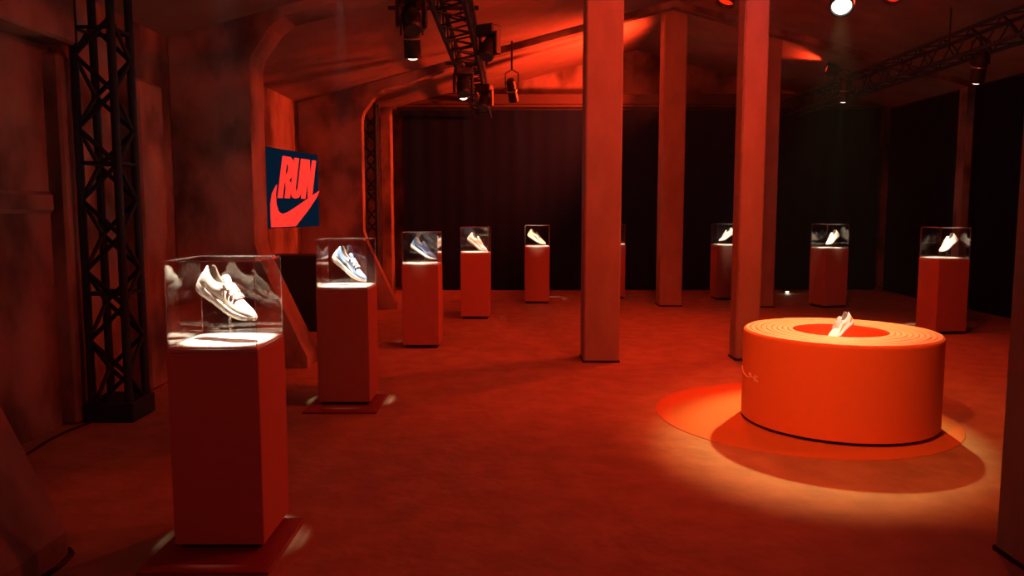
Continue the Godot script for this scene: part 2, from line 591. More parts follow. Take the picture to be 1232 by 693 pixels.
func drape(st: SurfaceTool, length: float, height: float, fold: float, amp: float, seed_: int) -> void:
	# hangs in the x-y plane from y 0 to height, folded in z, with thickness
	var rng := RandomNumberGenerator.new()
	rng.seed = seed_
	var n := int(length / fold * 6.0)
	var ph := rng.randf() * TAU
	var front := []
	for i in n + 1:
		var x := length * i / n
		front.append(Vector2(x, amp * (sin(x / fold * TAU + ph) + 0.5 * sin(x / fold * TAU * 0.37 + 1.3 * ph))))
	var t := 0.012
	for i in n:
		var a: Vector2 = front[i]
		var b: Vector2 = front[i + 1]
		for s in [[t, 1.0], [-t, -1.0]]:
			st.set_smooth_group(2 if s[1] > 0 else 3)
			face(st, [Vector3(a.x, 0, a.y + s[0]), Vector3(b.x, 0, b.y + s[0]), Vector3(b.x, height, b.y + s[0]), Vector3(a.x, height, a.y + s[0])], Vector3(0, 0, s[1]))
		st.set_smooth_group(-1)
		for y in [0.0, height]:
			face(st, [Vector3(a.x, y, a.y - t), Vector3(b.x, y, b.y - t), Vector3(b.x, y, b.y + t), Vector3(a.x, y, a.y + t)], Vector3(0, 1 if y > 0 else -1, 0))


func curtains() -> void:
	var o := thing("stage_curtain", "wide black curtain across the far end behind the plinths", "curtain", V(-2.2, 0.01, 16.0))
	var st := begin()
	drape(st, 9.6, 3.62, 0.34, 0.008, 5)
	part(o, "drape", st, "black_curtain")
	st = begin()
	tube(st, [Vector3(-0.1, 3.63, 0), Vector3(9.65, 3.63, 0)], 0.025, 10)
	part(o, "curtain_pipe", st, "black_metal")
	o = thing("stage_curtain", "black curtain along the right side behind the thin red post", "curtain", V(7.56, 0.01, 15.9), "", -PI / 2)
	st = begin()
	drape(st, 14.6, 3.62, 0.34, 0.008, 9)
	part(o, "drape", st, "black_curtain")
	st = begin()
	tube(st, [Vector3(-0.05, 3.63, 0), Vector3(14.6, 3.63, 0)], 0.025, 10)
	part(o, "curtain_pipe", st, "black_metal")
	# the tie beam above the far curtain
	st = begin()
	box(st, V(2.0, 3.82, 15.9), Vector3(10.9, 0.2, 0.22), 0.015)
	box(st, V(2.0, 3.69, 15.9), Vector3(10.9, 0.05, 0.16), 0.01)
	struct("trim_4", st, "dark_beam")
	# narrow pier left of the far curtain
	st = begin()
	box(st, V(-2.38, 1.78, 15.1), Vector3(0.2, 3.56, 0.3), 0.015)
	struct("trim_5", st, "wall_concrete")


# ==================================================================== trusses
func truss_rungs(st: SurfaceTool, length: float, s: float, pitch: float, r: float) -> void:
	# zigzag bracing on the four faces of a box truss that runs along +y
	var n := int(length / pitch)
	var c := [Vector2(0, 0), Vector2(s, 0), Vector2(s, s), Vector2(0, s)]
	for f in 4:
		for i in n:
			var a: Vector2 = c[f]
			var b: Vector2 = c[(f + 1) % 4]
			if (i + f) % 2:
				var w := a
				a = b
				b = w
			tube(st, [Vector3(a.x, i * pitch, a.y), Vector3(b.x, (i + 1) * pitch, b.y)], r, 5)


func trusses() -> void:
	# upright tower on the left: every brace its own part
	tower(V(-3.27, 0, 6.0), 3.33, 0.285, "tall black box truss tower standing against the left wall")
	tower(V(-2.62, 0, 14.0), 3.5, 0.22, "narrow dark truss tower behind the far left rib")
	for d in [[V(-0.72, 3.46, 4.4), 11.3, 0.3, "black ceiling truss crowded with fixtures, running down the left centre"], [V(5.40, 3.50, 5.6), 10.2, 0.28, "black ceiling truss sloping down through the upper right of the view"]]:
		var at: Vector3 = d[0]
		var length: float = d[1]
		var s: float = d[2]
		var o := thing("ceiling_truss", d[3], "truss", at, "black ceiling trusses")
		var turn := Transform3D(Basis(Vector3.RIGHT, -PI / 2), Vector3.ZERO)  # +y becomes -z, +z becomes +y
		for c in [Vector2(0, 0), Vector2(s, 0), Vector2(s, s), Vector2(0, s)]:
			var st := begin()
			tube(st, [Vector3(c.x, 0, c.y), Vector3(c.x, length, c.y)], 0.025, 8)
			part(o, "chord", st, "truss_black", turn)
		var st := begin()
		truss_rungs(st, length, s, 0.3, 0.011)
		part(o, "bracing", st, "truss_black", turn).set_meta("kind", "stuff")
		for z: float in [1.2, 4.6, 8.0]:
			st = begin()
			var y: float = roof_y(at.x + s * 0.5) - at.y + 0.03
			tube(st, [Vector3(s * 0.5, s - 0.02, -z), Vector3(s * 0.5, y, -z)], 0.012, 6)
			part(o, "hanger", st, "black_metal")
	# idle black lamps on the left truss
	var spots := [[V(-0.86, 3.42, 6.9), 0.35, "idle black moving lamp on the left truss, nearest the camera"], [V(-0.25, 3.52, 8.6), -0.5, "idle black moving lamp on the right flank of the left truss"], [V(-0.62, 3.36, 10.2), 0.2, "idle black moving lamp halfway along the left truss"], [V(-0.40, 3.36, 11.6), -0.3, "idle black moving lamp towards the far end of the left truss"]]
	for s in spots:
		var o := thing("moving_lamp", s[2], "light", s[0], "idle lamps on the left truss", s[1])
		var st := begin()
		box(st, Vector3(0, 0.03, 0), Vector3(0.22, 0.1, 0.2), 0.015)
		part(o, "base", st, "black_metal")
		for sx: float in [-1.0, 1.0]:
			st = begin()
			box(st, Vector3(sx * 0.115, -0.11, 0), Vector3(0.03, 0.24, 0.1), 0.01)
			part(o, "arm", st, "black_metal")
		st = begin()
		lathe(st, [Vector2(0, -0.14), Vector2(0.06, -0.13), Vector2(0.085, -0.05), Vector2(0.085, 0.1), Vector2(0.075, 0.12), Vector2(0.0, 0.11)], 14, Transform3D(Basis(Vector3.RIGHT, 2.6), Vector3(0, -0.16, 0)))
		part(o, "head", st, "black_metal")


func tower(at: Vector3, h: float, s: float, label: String) -> void:
	var o := thing("truss_tower", label, "truss", at, "upright black truss towers")
	var st := begin()
	box(st, Vector3(s * 0.5, 0.08, -s * 0.5), Vector3(s + 0.1, 0.16, s + 0.1), 0.01)
	part(o, "base_plate", st, "truss_black")
	var c := [Vector2(0, 0), Vector2(s, 0), Vector2(s, -s), Vector2(0, -s)]
	for q in c:
		st = begin()
		tube(st, [Vector3(q.x, 0.16, q.y), Vector3(q.x, h, q.y)], 0.031, 10)
		part(o, "chord", st, "truss_black")
	var pitch := 0.27
	for f in 4:
		for i in int((h - 0.15) / pitch):
			var a: Vector2 = c[f]
			var b: Vector2 = c[(f + 1) % 4]
			if (i + f) % 2:
				var w := a
				a = b
				b = w
			st = begin()
			tube(st, [Vector3(a.x, 0.1 + i * pitch, a.y), Vector3(b.x, 0.1 + (i + 1) * pitch, b.y)], 0.018, 6)
			part(o, "brace", st, "truss_black")
	for y in [0.1, 1.0, 2.0, 3.0]:
		for f in 4:
			var a: Vector2 = c[f]
			var b: Vector2 = c[(f + 1) % 4]
			st = begin()
			tube(st, [Vector3(a.x, y, a.y), Vector3(b.x, y, b.y)], 0.014, 6)
			part(o, "rung", st, "truss_black")


# ==================================================================== plinths, cases, shoes
const PW := 0.432


func display_row() -> void:
	# front-left corner seen in the photograph turned into centres; yaw turns the plinth on its foot
	var row := [
		[V(-1.41, 0, 3.855), 0.0, "nearest", "white", "tall red plinth nearest the camera at lower left", "clear acrylic case on the nearest red plinth", "white sneaker tilted toe down in the nearest case", 1.0, 0.395, 0.012, 0.0, 0.0],
		[V(-1.407, 0, 6.67), 0.0, "second", "blue", "red plinth second from the camera, in front of the square sign's wall", "clear acrylic case on the second plinth, right below the square sign", "pale blue and white patterned sneaker in the second case", 1.0, 0.385, 0.04, -0.05, -0.12],
		[V(-1.08, 0, 9.45), -0.02, "third", "navy", "red plinth third from the camera, at the foot of the far rib", "clear acrylic case on the third plinth, in front of the curtain's left end", "navy blue sneaker with pale sole in the third case", 1.0, 0.365, 0.03, -0.06, 0.0],
		[V(-0.55, 0, 11.95), -0.04, "fourth", "cream", "red plinth fourth from the camera in the left row", "clear acrylic case on the fourth plinth of the left row", "off-white sneaker in the fourth case of the left row", 1.0, 0.365, 0.04, -0.085, -0.1],
		[V(0.45, 0, 13.9), -0.06, "fifth", "tan", "short-looking red plinth, fifth of the left row and nearest its end", "clear acrylic case on the fifth plinth of the left row", "cream sneaker with dark panels in the fifth case of the left row", 1.0, 0.355, 0.0, -0.075, 0.0],
		[V(1.875, 0, 14.65), 0.0, "sixth", "white", "far red plinth almost hidden behind the left concrete column", "clear acrylic case peeping out behind the left concrete column", "white sneaker in the far case behind the left concrete column", 1.0, 0.36, 0.0, -0.05, 0.0],
		[V(3.93, 0, 14.45), 0.0, "seventh", "white", "far red plinth half hidden left of the broad column", "clear acrylic case half hidden behind the broad concrete column", "white sneaker whose heel shows left of the broad column", -1.0, 0.37, 0.0, -0.05, 0.0],
		[V(5.38, 0, 13.3), 0.26, "eighth", "white", "red plinth behind the orange drum, standing with a corner forward", "clear acrylic case on the plinth behind the orange drum", "white sneaker, toe to lower left, in the case behind the orange drum", -1.0, 0.385, 0.03, -0.06, 0.0],
		[V(5.79, 0, 10.5), 0.10, "ninth", "white", "red plinth right of the orange drum, before the thin red post", "clear acrylic case in front of the thin red post at right", "white sneaker, toe to lower left, in the case before the thin red post", -1.0, 0.395, 0.03, -0.03, 0.0]]
	for r in row:
		var at: Vector3 = r[0]
		var p := thing("display_plinth", r[4], "plinth", at, "red display plinths", r[1])
		var st := begin()
		if at.z > -8.0:
			box(st, Vector3(0.008, 0.008, 0.135), Vector3(0.60, 0.016, 0.63), 0.003)
			part(p, "base_plate", st, "plinth_base_red")
			st = begin()
		box(st, Vector3(0, 0.021, 0), Vector3(PW - 0.05, 0.040, PW - 0.05))
		part(p, "toe_kick", st, "toe_black")
		st = begin()
		box(st, Vector3(0, 0.508, 0), Vector3(PW, 0.936, PW), 0.004)
		part(p, "body", st, "plinth_red")
		st = begin()
		box(st, Vector3(0, 0.986, 0), Vector3(PW - 0.002, 0.018, PW - 0.002), 0.002)
		part(p, "edge_board", st, "board_edge")
		st = begin()
		box(st, Vector3(0, 1.000, 0), Vector3(PW - 0.014, 0.012, PW - 0.014), 0.002)
		part(p, "top_board", st, "white_board")
		# acrylic case: five panes
		var c := thing("acrylic_case", r[5], "display case", at + Vector3(0, 1.0065, 0), "acrylic display cases", r[1])
		var ch: float = r[8]
		var t := 0.006
		var q := PW * 0.5 - 0.011
		for sp in [[Vector3(0, ch * 0.5, q), Vector3(2 * q + t, ch, t)], [Vector3(0, ch * 0.5, -q), Vector3(2 * q + t, ch, t)], [Vector3(q, ch * 0.5, 0), Vector3(t, ch, 2 * q - t - 0.001)], [Vector3(-q, ch * 0.5, 0), Vector3(t, ch, 2 * q - t - 0.001)], [Vector3(0, ch + t * 0.5 + 0.0005, 0), Vector3(2 * q + t, t, 2 * q + t)]]:
			st = begin()
			box(st, sp[0], sp[1])
			part(c, "pane", st, "clear_acrylic")
		# polished edges that catch the light
		for sx: float in [-1.0, 1.0]:
			for sz: float in [-1.0, 1.0]:
				st = begin()
				box(st, Vector3(sx * (q + t * 0.5 + 0.001), ch * 0.5, sz * (q + t * 0.5 + 0.001)), Vector3(0.004, ch, 0.004))
				part(c, "edge", st, "acrylic_edge")
		for sg: float in [-1.0, 1.0]:
			st = begin()
			box(st, Vector3(0, ch + t + 0.002, sg * (q + 0.002)), Vector3(2 * q + t, 0.004, 0.006))
			part(c, "edge", st, "acrylic_edge")
			st = begin()
			box(st, Vector3(sg * (q + 0.002), ch + t + 0.002, 0), Vector3(0.006, 0.004, 2 * q - t))
			part(c, "edge", st, "acrylic_edge")
		var b := Basis(Vector3.UP, r[1]) * shoe_turn(r[7], r[11])
		sneaker(at + Vector3(r[9], 1.225 + r[10], 0.0), b, r[3], r[6], 0.217 + r[10], SHOE_LENGTH if r[7] > 0 else 0.345)


func shoe_turn(dirn: float, more: float) -> Basis:
	# toe along +x in the mesh: tilt it down, bring it towards the viewer, lean the laces forward
	if dirn > 0:
		return Basis(Vector3.UP, -0.42) * Basis(Vector3.BACK, -0.48 + more) * Basis(Vector3.RIGHT, -0.04)
	return Basis(Vector3.UP, PI + 0.30) * Basis(Vector3.BACK, -0.52 + more) * Basis(Vector3.RIGHT, 0.10)


func tab(table: Array, u: float) -> float:
	# smooth interpolation in a list of [u, value]
	for i in table.size() - 1:
		if u <= table[i + 1][0]:
			var f: float = clampf((u - table[i][0]) / (table[i + 1][0] - table[i][0]), 0, 1)
			var p0: float = table[maxi(i - 1, 0)][1]
			var p1: float = table[i][1]
			var p2: float = table[i + 1][1]
			var p3: float = table[mini(i + 2, table.size() - 1)][1]
			var m1 := (p2 - p0) * 0.5
			var m2 := (p3 - p1) * 0.5
			if i == 0:
				m1 = p2 - p1
			var f2 := f * f
			var f3 := f2 * f
			return p1 * (2 * f3 - 3 * f2 + 1) + m1 * (f3 - 2 * f2 + f) + p2 * (-2 * f3 + 3 * f2) + m2 * (f3 - f2)
	return table[-1][1]


const W_T := [[0.0, 0.066], [0.05, 0.10], [0.15, 0.120], [0.28, 0.116], [0.42, 0.112], [0.56, 0.130], [0.70, 0.148], [0.82, 0.138], [0.91, 0.105], [0.97, 0.064], [1.0, 0.034]]
const BOT_T := [[0.0, 0.035], [0.06, 0.008], [0.15, 0.0], [0.6, 0.0], [0.75, 0.006], [0.88, 0.034], [1.0, 0.085]]
const MID_T := [[0.0, 0.150], [0.1, 0.135], [0.3, 0.112], [0.5, 0.098], [0.7, 0.090], [0.85, 0.100], [0.95, 0.118], [1.0, 0.135]]
const RIM_T := [[0.0, 0.33], [0.04, 0.375], [0.10, 0.35], [0.18, 0.295], [0.28, 0.265], [0.36, 0.285], [0.43, 0.325], [0.52, 0.30]]
const DOME_T := [[0.0, 0.31], [0.43, 0.335], [0.50, 0.300], [0.60, 0.250], [0.70, 0.212], [0.80, 0.190], [0.88, 0.180], [0.94, 0.168], [0.98, 0.15], [1.0, 0.136]]


func upper_at(u: float, s: float, off := 0.0) -> Vector3:
	var p := upper_raw(u, s)
	if off == 0.0:
		return p
	var du := upper_raw(minf(u + 0.01, 1.0), s) - upper_raw(maxf(u - 0.01, 0.0), s)
	var ds := upper_raw(u, minf(s + 0.02, 1.0)) - upper_raw(u, maxf(s - 0.02, -1.0))
	var n := ds.cross(du).normalized()
	var away := p - Vector3(p.x, 0.16, 0)
	if n.dot(away) < 0:
		n = -n
	return p + n * off


func upper_raw(u: float, s: float) -> Vector3:
	var a := absf(s)
	var sg := 1.0 if s >= 0 else -1.0
	var w := tab(W_T, u) * 0.90
	var st := tab(MID_T, u) - 0.012
	var dome := tab(DOME_T, u)
	var rim := tab(RIM_T, u)
	# closed section
	var ang := (1.0 - a) * PI * 0.5
	var zc := w * pow(maxf(cos(ang), 0.0), 0.75)
	var yc := st + (dome - st) * pow(maxf(sin(ang), 0.0), 0.80)
	# open section: outside wall up to the rim, then the lining down to the insole
	var wr := minf(w * 0.74, 0.086) * (0.55 + 0.45 * smoothstep(0.0, 0.08, u))
	var zo: float
	var yo: float
	if a >= 0.4:
		var t := (1.0 - a) / 0.6
		zo = lerpf(w, wr, pow(t, 1.3)) + 0.012 * sin(t * PI)
		yo = lerpf(st, rim, t)
	else:
		var q := (0.4 - a) / 0.4
		zo = wr * (1.0 - 0.16 * smoothstep(0.0, 0.25, q)) * (1.0 - pow(q, 3.0))
		yo = rim + 0.008 * sin(minf(q / 0.2, 1.0) * PI) - (rim - st - 0.03) * smoothstep(0.08, 0.75, q)
	var b := smoothstep(0.40, 0.50, u)
	if u < 0.05 and a < 0.4:
		# the heel closes behind the ankle
		b = maxf(b, 1.0 - smoothstep(0.02, 0.05, u))
		yc = minf(yc, rim)
	elif u < 0.05:
		zc = zo
		yc = yo
	var x := u
	if u < 0.12:
		x += (0.02 * sin(clampf((yo - 0.12) / 0.25, 0, 1) * PI) if a >= 0.4 else 0.012) * (1.0 - u / 0.12)
	return Vector3(x, lerpf(yo, yc, b), sg * lerpf(zo, zc, b) + 0.012 * sin(u * 5.0))


func grid(st: SurfaceTool, pts: Array, inside: Vector3, flip_in := false) -> void:
	# pts[i][j]; one smooth skin, fronts away from the axis through inside along x
	st.set_smooth_group(1)
	for i in pts.size() - 1:
		for j in pts[i].size() - 1:
			var q := [pts[i][j], pts[i + 1][j], pts[i + 1][j + 1], pts[i][j + 1]]
			var c: Vector3 = (q[0] + q[1] + q[2] + q[3]) * 0.25
			var out := c - Vector3(c.x, inside.y, inside.z)
			if i == 0 or i == pts.size() - 2:
				out = c - inside
			if flip_in:
				out = -out
			for t in [[q[0], q[1], q[2]], [q[0], q[2], q[3]]]:
				if (t[1] - t[0]).cross(t[2] - t[0]).length() > 1e-9:
					face(st, t, out)
	st.set_smooth_group(-1)


func shoe_meshes() -> Dictionary:
	if shoe_cache:
		return shoe_cache
	var out := {}
	var nu := 40
	# midsole with its tread: a closed loft
	for k in 2:
		var st := begin()
		var pts := []
		for i in nu + 1:
			var u := 0.5 - 0.5 * cos(PI * i / nu)
			var w := tab(W_T, u)
			var lo := tab(BOT_T, u)
			var hi := tab(MID_T, u)
			if k == 0:
				lo += 0.022
			else:
				hi = lo + 0.024
			var row := []
			var m := (lo + hi) * 0.5
			var prof: Array
			if k == 0:
				prof = [[0.0, hi - 0.004], [0.6, hi - 0.004], [0.90, hi], [0.97, hi - 0.006], [1.0, lerpf(lo, hi, 0.72)], [0.975, m], [1.01, lerpf(lo, hi, 0.28)], [0.99, lo], [0.6, lo], [0.0, lo]]
			else:
				prof = [[0.0, hi], [0.985, hi], [0.99, m], [0.93, lo], [0.6, lo], [0.0, lo]]
			for p in prof:
				row.append(Vector3(u, p[1], p[0] * w + 0.012 * sin(u * 5.0)))
			for p in range(prof.size() - 2, -1, -1):
				row.append(Vector3(u, prof[p][1], -prof[p][0] * w + 0.012 * sin(u * 5.0)))
			pts.append(row)
		# squash the two ends shut
		for row in [pts[0], pts[nu]]:
			var c := Vector3.ZERO
			for p in row:
				c += p
			c /= row.size()
			var cap := []
			for p in row:
				cap.append(p)
			st.set_smooth_group(-1)
			for j in cap.size() - 1:
				if (cap[j] - c).cross(cap[j + 1] - c).length() > 1e-9:
					face(st, [c, cap[j], cap[j + 1]], Vector3(c.x - 0.5, 0, 0))
		grid(st, pts, Vector3(0.5, 0.06, 0))
		out["midsole" if k == 0 else "outsole"] = finish(st)
	# upper: the two flanks and the toe; lining: inside of the collar
	var us := []
	for i in nu + 1:
		us.append(0.5 - 0.5 * cos(PI * i / nu))
	var st := begin()
	for sg: float in [-1.0, 1.0]:
		var pts := []
		for u in us:
			var row := []
			for j in 15:
				row.append(upper_at(u, sg * (1.0 - 0.62 * j / 14.0)))
			pts.append(row)
		grid(st, pts, Vector3(0.5, 0.14, 0))
	var vamp := []
	for u in us:
		if u >= 0.44:
			var row := []
			for j in 13:
				row.append(upper_at(u, lerpf(-0.38, 0.38, j / 12.0)))
			vamp.append(row)
	grid(st, vamp, Vector3(0.5, 0.12, 0))
	var toe := []
	for j in 31:
		toe.append(upper_at(1.0, lerpf(-1, 1, j / 30.0)))
	for j in 30:
		face(st, [Vector3(1.0, 0.125, 0), toe[j], toe[j + 1]], Vector3.RIGHT)
	var heel := []
	for j in 31:
		heel.append(upper_at(0.0, lerpf(-1, 1, j / 30.0)))
	for j in 30:
		if (heel[j] - Vector3(0.012, 0.2, 0)).cross(heel[j + 1] - Vector3(0.012, 0.2, 0)).length() > 1e-9:
			face(st, [Vector3(0.012, 0.2, 0), heel[j], heel[j + 1]], Vector3.LEFT)
	out["upper"] = finish(st)
	st = begin()
	var ins := []
	for i in nu + 1:
		var u: float = us[i]
		if u <= 0.47:
			var row := []
			for j in 21:
				row.append(upper_at(u, lerpf(-0.40, 0.40, j / 20.0)) + Vector3(0, -0.002, 0))
			ins.append(row)
	grid(st, ins, Vector3(0.25, 0.5, 0), true)
	out["lining"] = finish(st)
	# tongue
	st = begin()
	for side in [0.0, -0.018]:
		var pts := []
		for i in 9:
			var f := i / 8.0
			var u := lerpf(0.375, 0.62, f)
			var y: float = tab(DOME_T, maxf(u, 0.43)) + 0.010 + 0.055 * (1.0 - smoothstep(0.0, 0.4, f)) + side
			var row := []
			for j in 7:
				var z := lerpf(-1, 1, j / 6.0)
				row.append(Vector3(u - 0.03 * (1.0 - f), y - 0.028 * z * z, z * lerpf(0.070, 0.040, f) + 0.012 * sin(u * 5.0)))
			pts.append(row)
		grid(st, pts, Vector3(0.5, 0.14 if side == 0.0 else 0.9, 0))
	out["tongue"] = finish(st)
	# eyestays: raised strips beside the throat
	for sg: float in [-1.0, 1.0]:
		st = begin()
		for off in [0.010, -0.004]:
			var pts := []
			for i in 13:
				var u := lerpf(0.425, 0.665, i / 12.0)
				var row := []
				for j in 5:
					row.append(upper_at(u, sg * lerpf(0.20, 0.47, j / 4.0), off - (0.008 if j == 0 or j == 4 else 0.0)))
				pts.append(row)
			grid(st, pts, Vector3(0.5, 0.12 if off > 0 else 0.9, 0))
		out["eyestay%d" % (1 if sg > 0 else 0)] = finish(st)
	# laces
	for k in 6:
		st = begin()
		var u := lerpf(0.435, 0.645, k / 5.0)
		var path := []
		for j in 9:
			var s := lerpf(-0.42, 0.42, j / 8.0)
			path.append(upper_at(u + 0.018 * s * (1 if k % 2 else -1), s, 0.024))
		tube(st, path, 0.0115, 6)
		out["lace%d" % k] = finish(st)
	st = begin()
	for sg: float in [-1.0, 1.0]:
		var path := []
		for i in 11:
			var a := TAU * i / 10.0
			path.append(upper_at(0.46, 0.0, 0.045) + Vector3(0.045 * sin(a), -0.01 + 0.012 * cos(a), sg * (0.048 - 0.045 * cos(a))))
		tube(st, path, 0.009, 6)
	out["bow"] = finish(st)
	# curved side stripe: fat at the toe end of its belly, thin at the tail
	for sg: float in [-1.0, 1.0]:
		st = begin()
		for off in [0.007, -0.004]:
			var pts := []
			for i in 19:
				var f := i / 18.0
				var u := lerpf(0.70, 0.20, f)
				var mid := lerpf(0.0, 0.62, f) + 0.23 * pow(1.0 - f, 3.0) + 0.05
				var half := 0.115 * pow(sin(PI * pow(clampf(f * 0.96 + 0.03, 0, 1), 0.55)), 0.9)
				var row := []
				for j in 4:
					var t := clampf(mid + lerpf(-half, half, j / 3.0), 0.04, 0.95)
					row.append(upper_at(u, sg * (1.0 - 0.6 * t), off))
				pts.append(row)
			grid(st, pts, Vector3(0.5, 0.16, 0), off < 0)
		out["stripe%d" % (1 if sg > 0 else 0)] = finish(st)
	# heel counter
	st = begin()
	var hc := []
	for i in 17:
		var f := lerpf(-1, 1, i / 16.0)
		var u := 0.20 * absf(f) + 0.001
		var row := []
		for j in 6:
			var t := lerpf(0.02, lerpf(0.62, 0.25, absf(f)), j / 5.0)
			row.append(upper_at(u, (1.0 if f >= 0 else -1.0) * (1.0 - 0.6 * t), 0.008))
		hc.append(row)
	st.set_smooth_group(1)
	for i in 16:
		for j in 5:
			var c: Vector3 = hc[i][j]
			face(st, [hc[i][j], hc[i + 1][j], hc[i + 1][j + 1], hc[i][j + 1]], c - Vector3(0.16, c.y, 0))
	out["counter"] = finish(st)
	shoe_cache = out
	return out


func sneaker(center: Vector3, turn: Basis, look_: String, label: String, rod: float, k := SHOE_LENGTH) -> Node3D:
	var m := shoe_meshes()
	var palette := {
		"white": {"upper": "shoe_white", "stripe": "shoe_offwhite", "sole": "shoe_white", "lace": "shoe_white", "counter": "shoe_white", "out": "shoe_offwhite", "tongue": "shoe_white"},
		"blue": {"upper": "shoe_blue", "stripe": "shoe_white", "sole": "shoe_white", "lace": "shoe_white", "counter": "shoe_white", "out": "shoe_white", "tongue": "shoe_blue"},
		"navy": {"upper": "shoe_navy", "stripe": "shoe_blue", "sole": "shoe_white", "lace": "shoe_navy", "counter": "shoe_blue", "out": "shoe_blue", "tongue": "shoe_navy"},
		"cream": {"upper": "shoe_white", "stripe": "shoe_cream", "sole": "shoe_white", "lace": "shoe_offwhite", "counter": "shoe_cream", "out": "shoe_cream", "tongue": "shoe_offwhite"},
		"tan": {"upper": "shoe_cream", "stripe": "shoe_dark", "sole": "shoe_white", "lace": "shoe_dark", "counter": "shoe_cream", "out": "shoe_cream", "tongue": "shoe_dark"},
		"orange": {"upper": "shoe_white", "stripe": "shoe_orange", "sole": "shoe_white", "lace": "shoe_offwhite", "counter": "shoe_orange", "out": "shoe_orange", "tongue": "shoe_offwhite"}}
	var c: Dictionary = palette[look_]
	var b := turn * Basis.from_scale(Vector3.ONE * k)
	var o := thing("sneaker", label, "shoe", center - b * Vector3(0.5, 0.17, 0.0), "" if look_ == "orange" else "sneakers in the display cases")
	var xf := Transform3D(b, Vector3.ZERO)
	part(o, "outsole", m["outsole"], c["out"], xf)
	part(o, "midsole", m["midsole"], c["sole"], xf)
	part(o, "upper", m["upper"], c["upper"], xf)
	part(o, "lining", m["lining"], "shoe_lining", xf)
	part(o, "tongue", m["tongue"], c["tongue"], xf)
	for i in 2:
		part(o, "eyestay", m["eyestay%d" % i], c["upper"], xf)
		part(o, "side_stripe", m["stripe%d" % i], c["stripe"], xf)
	for i in 6:
		part(o, "lace", m["lace%d" % i], c["lace"], xf)
	part(o, "lace_bow", m["bow"], c["lace"], xf)
	part(o, "heel_counter", m["counter"], c["counter"], xf)
	# the clear rod it is held up by
	var st := begin()
	var foot := b * Vector3(0.5, 0.17, 0.0)
	tube(st, [foot + Vector3(0, -rod, 0), foot + Vector3(0, -0.03, 0)], 0.006, 8)
	part(o, "support_rod", st, "acrylic_edge")
	return o


# ==================================================================== the drum
func drum() -> void:
	var at := V(2.541, 0, 6.01)
	var R := 0.719
	var H := 0.719
	var st := begin()
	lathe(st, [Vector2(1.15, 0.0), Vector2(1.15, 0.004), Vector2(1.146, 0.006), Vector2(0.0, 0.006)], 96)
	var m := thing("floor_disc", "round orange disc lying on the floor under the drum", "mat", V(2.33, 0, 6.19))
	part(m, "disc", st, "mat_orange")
	var o := thing("track_drum", "big orange-red drum like a rolled-up running track, spotlit at right", "drum", at + Vector3(0, 0.006, 0))
	st = begin()
	lathe(st, [Vector2(R - 0.05, 0.0), Vector2(R - 0.05, 0.03)], 96)
	part(o, "plinth_ring", st, "toe_black")
	# outer skin with rounded top edge
	st = begin()
	lathe(st, [Vector2(R - 0.06, 0.025), Vector2(R - 0.006, 0.025), Vector2(R, 0.031), Vector2(R, H - 0.032), Vector2(R - 0.004, H - 0.018), Vector2(R - 0.013, H - 0.010)], 128)
	part(o, "side_skin", st, "drum_red")
	# the coiled layers on top: one ring each, with a fine groove between them
	var inner := 0.345
	var n := 9
	var wd := (R - 0.013 - inner) / n
	for i in n:
		st = begin()
		var r1 := R - 0.013 - wd * i
		var r0 := r1 - wd
		var y: float = H - 0.006 - 0.0012 * (i % 2)
		lathe(st, [Vector2(r1, H - 0.03), Vector2(r1 - 0.001, y - 0.004), Vector2(r1 - 0.005, y), Vector2(r0 + 0.005, y), Vector2(r0 + 0.001, y - 0.004), Vector2(r0, H - 0.03)], 112)
		part(o, "coil_layer", st, "drum_top")
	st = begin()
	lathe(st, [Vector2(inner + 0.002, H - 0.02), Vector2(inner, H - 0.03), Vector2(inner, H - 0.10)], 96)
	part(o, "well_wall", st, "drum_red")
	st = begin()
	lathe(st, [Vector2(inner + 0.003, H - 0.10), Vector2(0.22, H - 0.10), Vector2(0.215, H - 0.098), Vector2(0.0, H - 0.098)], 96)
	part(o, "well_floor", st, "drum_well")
	# the faint pale mark low on the left of the side: a curved stroke and a few letter strokes
	var strokes := [
		[[-62.0, 0.370], [-70.0, 0.352], [-80.0, 0.362], [-92.0, 0.40]],
		[[-60.0, 0.372], [-54.0, 0.360]], [[-58.0, 0.345], [-56.0, 0.395]], [[-56.5, 0.368], [-53.0, 0.392]], [[-56.5, 0.368], [-52.5, 0.345]],
		[[-67.0, 0.385], [-63.0, 0.378], [-66.0, 0.395]]]
	for s in strokes:
		st = begin()
		var path := []
		for i in s.size() - 1:
			for k in 6:
				var f := k / 6.0
				path.append(drum_point(lerpf(s[i][0], s[i + 1][0], f), lerpf(s[i][1], s[i + 1][1], f), R))
		path.append(drum_point(s[-1][0], s[-1][1], R))
		tube(st, path, 0.0065, 6)
		part(o, "pale_mark", st, "mark_white")
	# the shoe in the middle, on its rod
	var b := Basis(Vector3.UP, PI + 0.55) * Basis(Vector3.BACK, -0.45) * Basis(Vector3.RIGHT, 0.1)
	sneaker(at + Vector3(-0.03, H + 0.035, 0.05), b, "orange", "small white sneaker with an orange accent on top of the drum", 0.125, 0.29)


func drum_point(deg: float, y: float, r: float) -> Vector3:
	var a := deg_to_rad(-74.0 + (deg + 53.0) * 0.77)
	return Vector3(sin(a) * r, y, cos(a) * r)


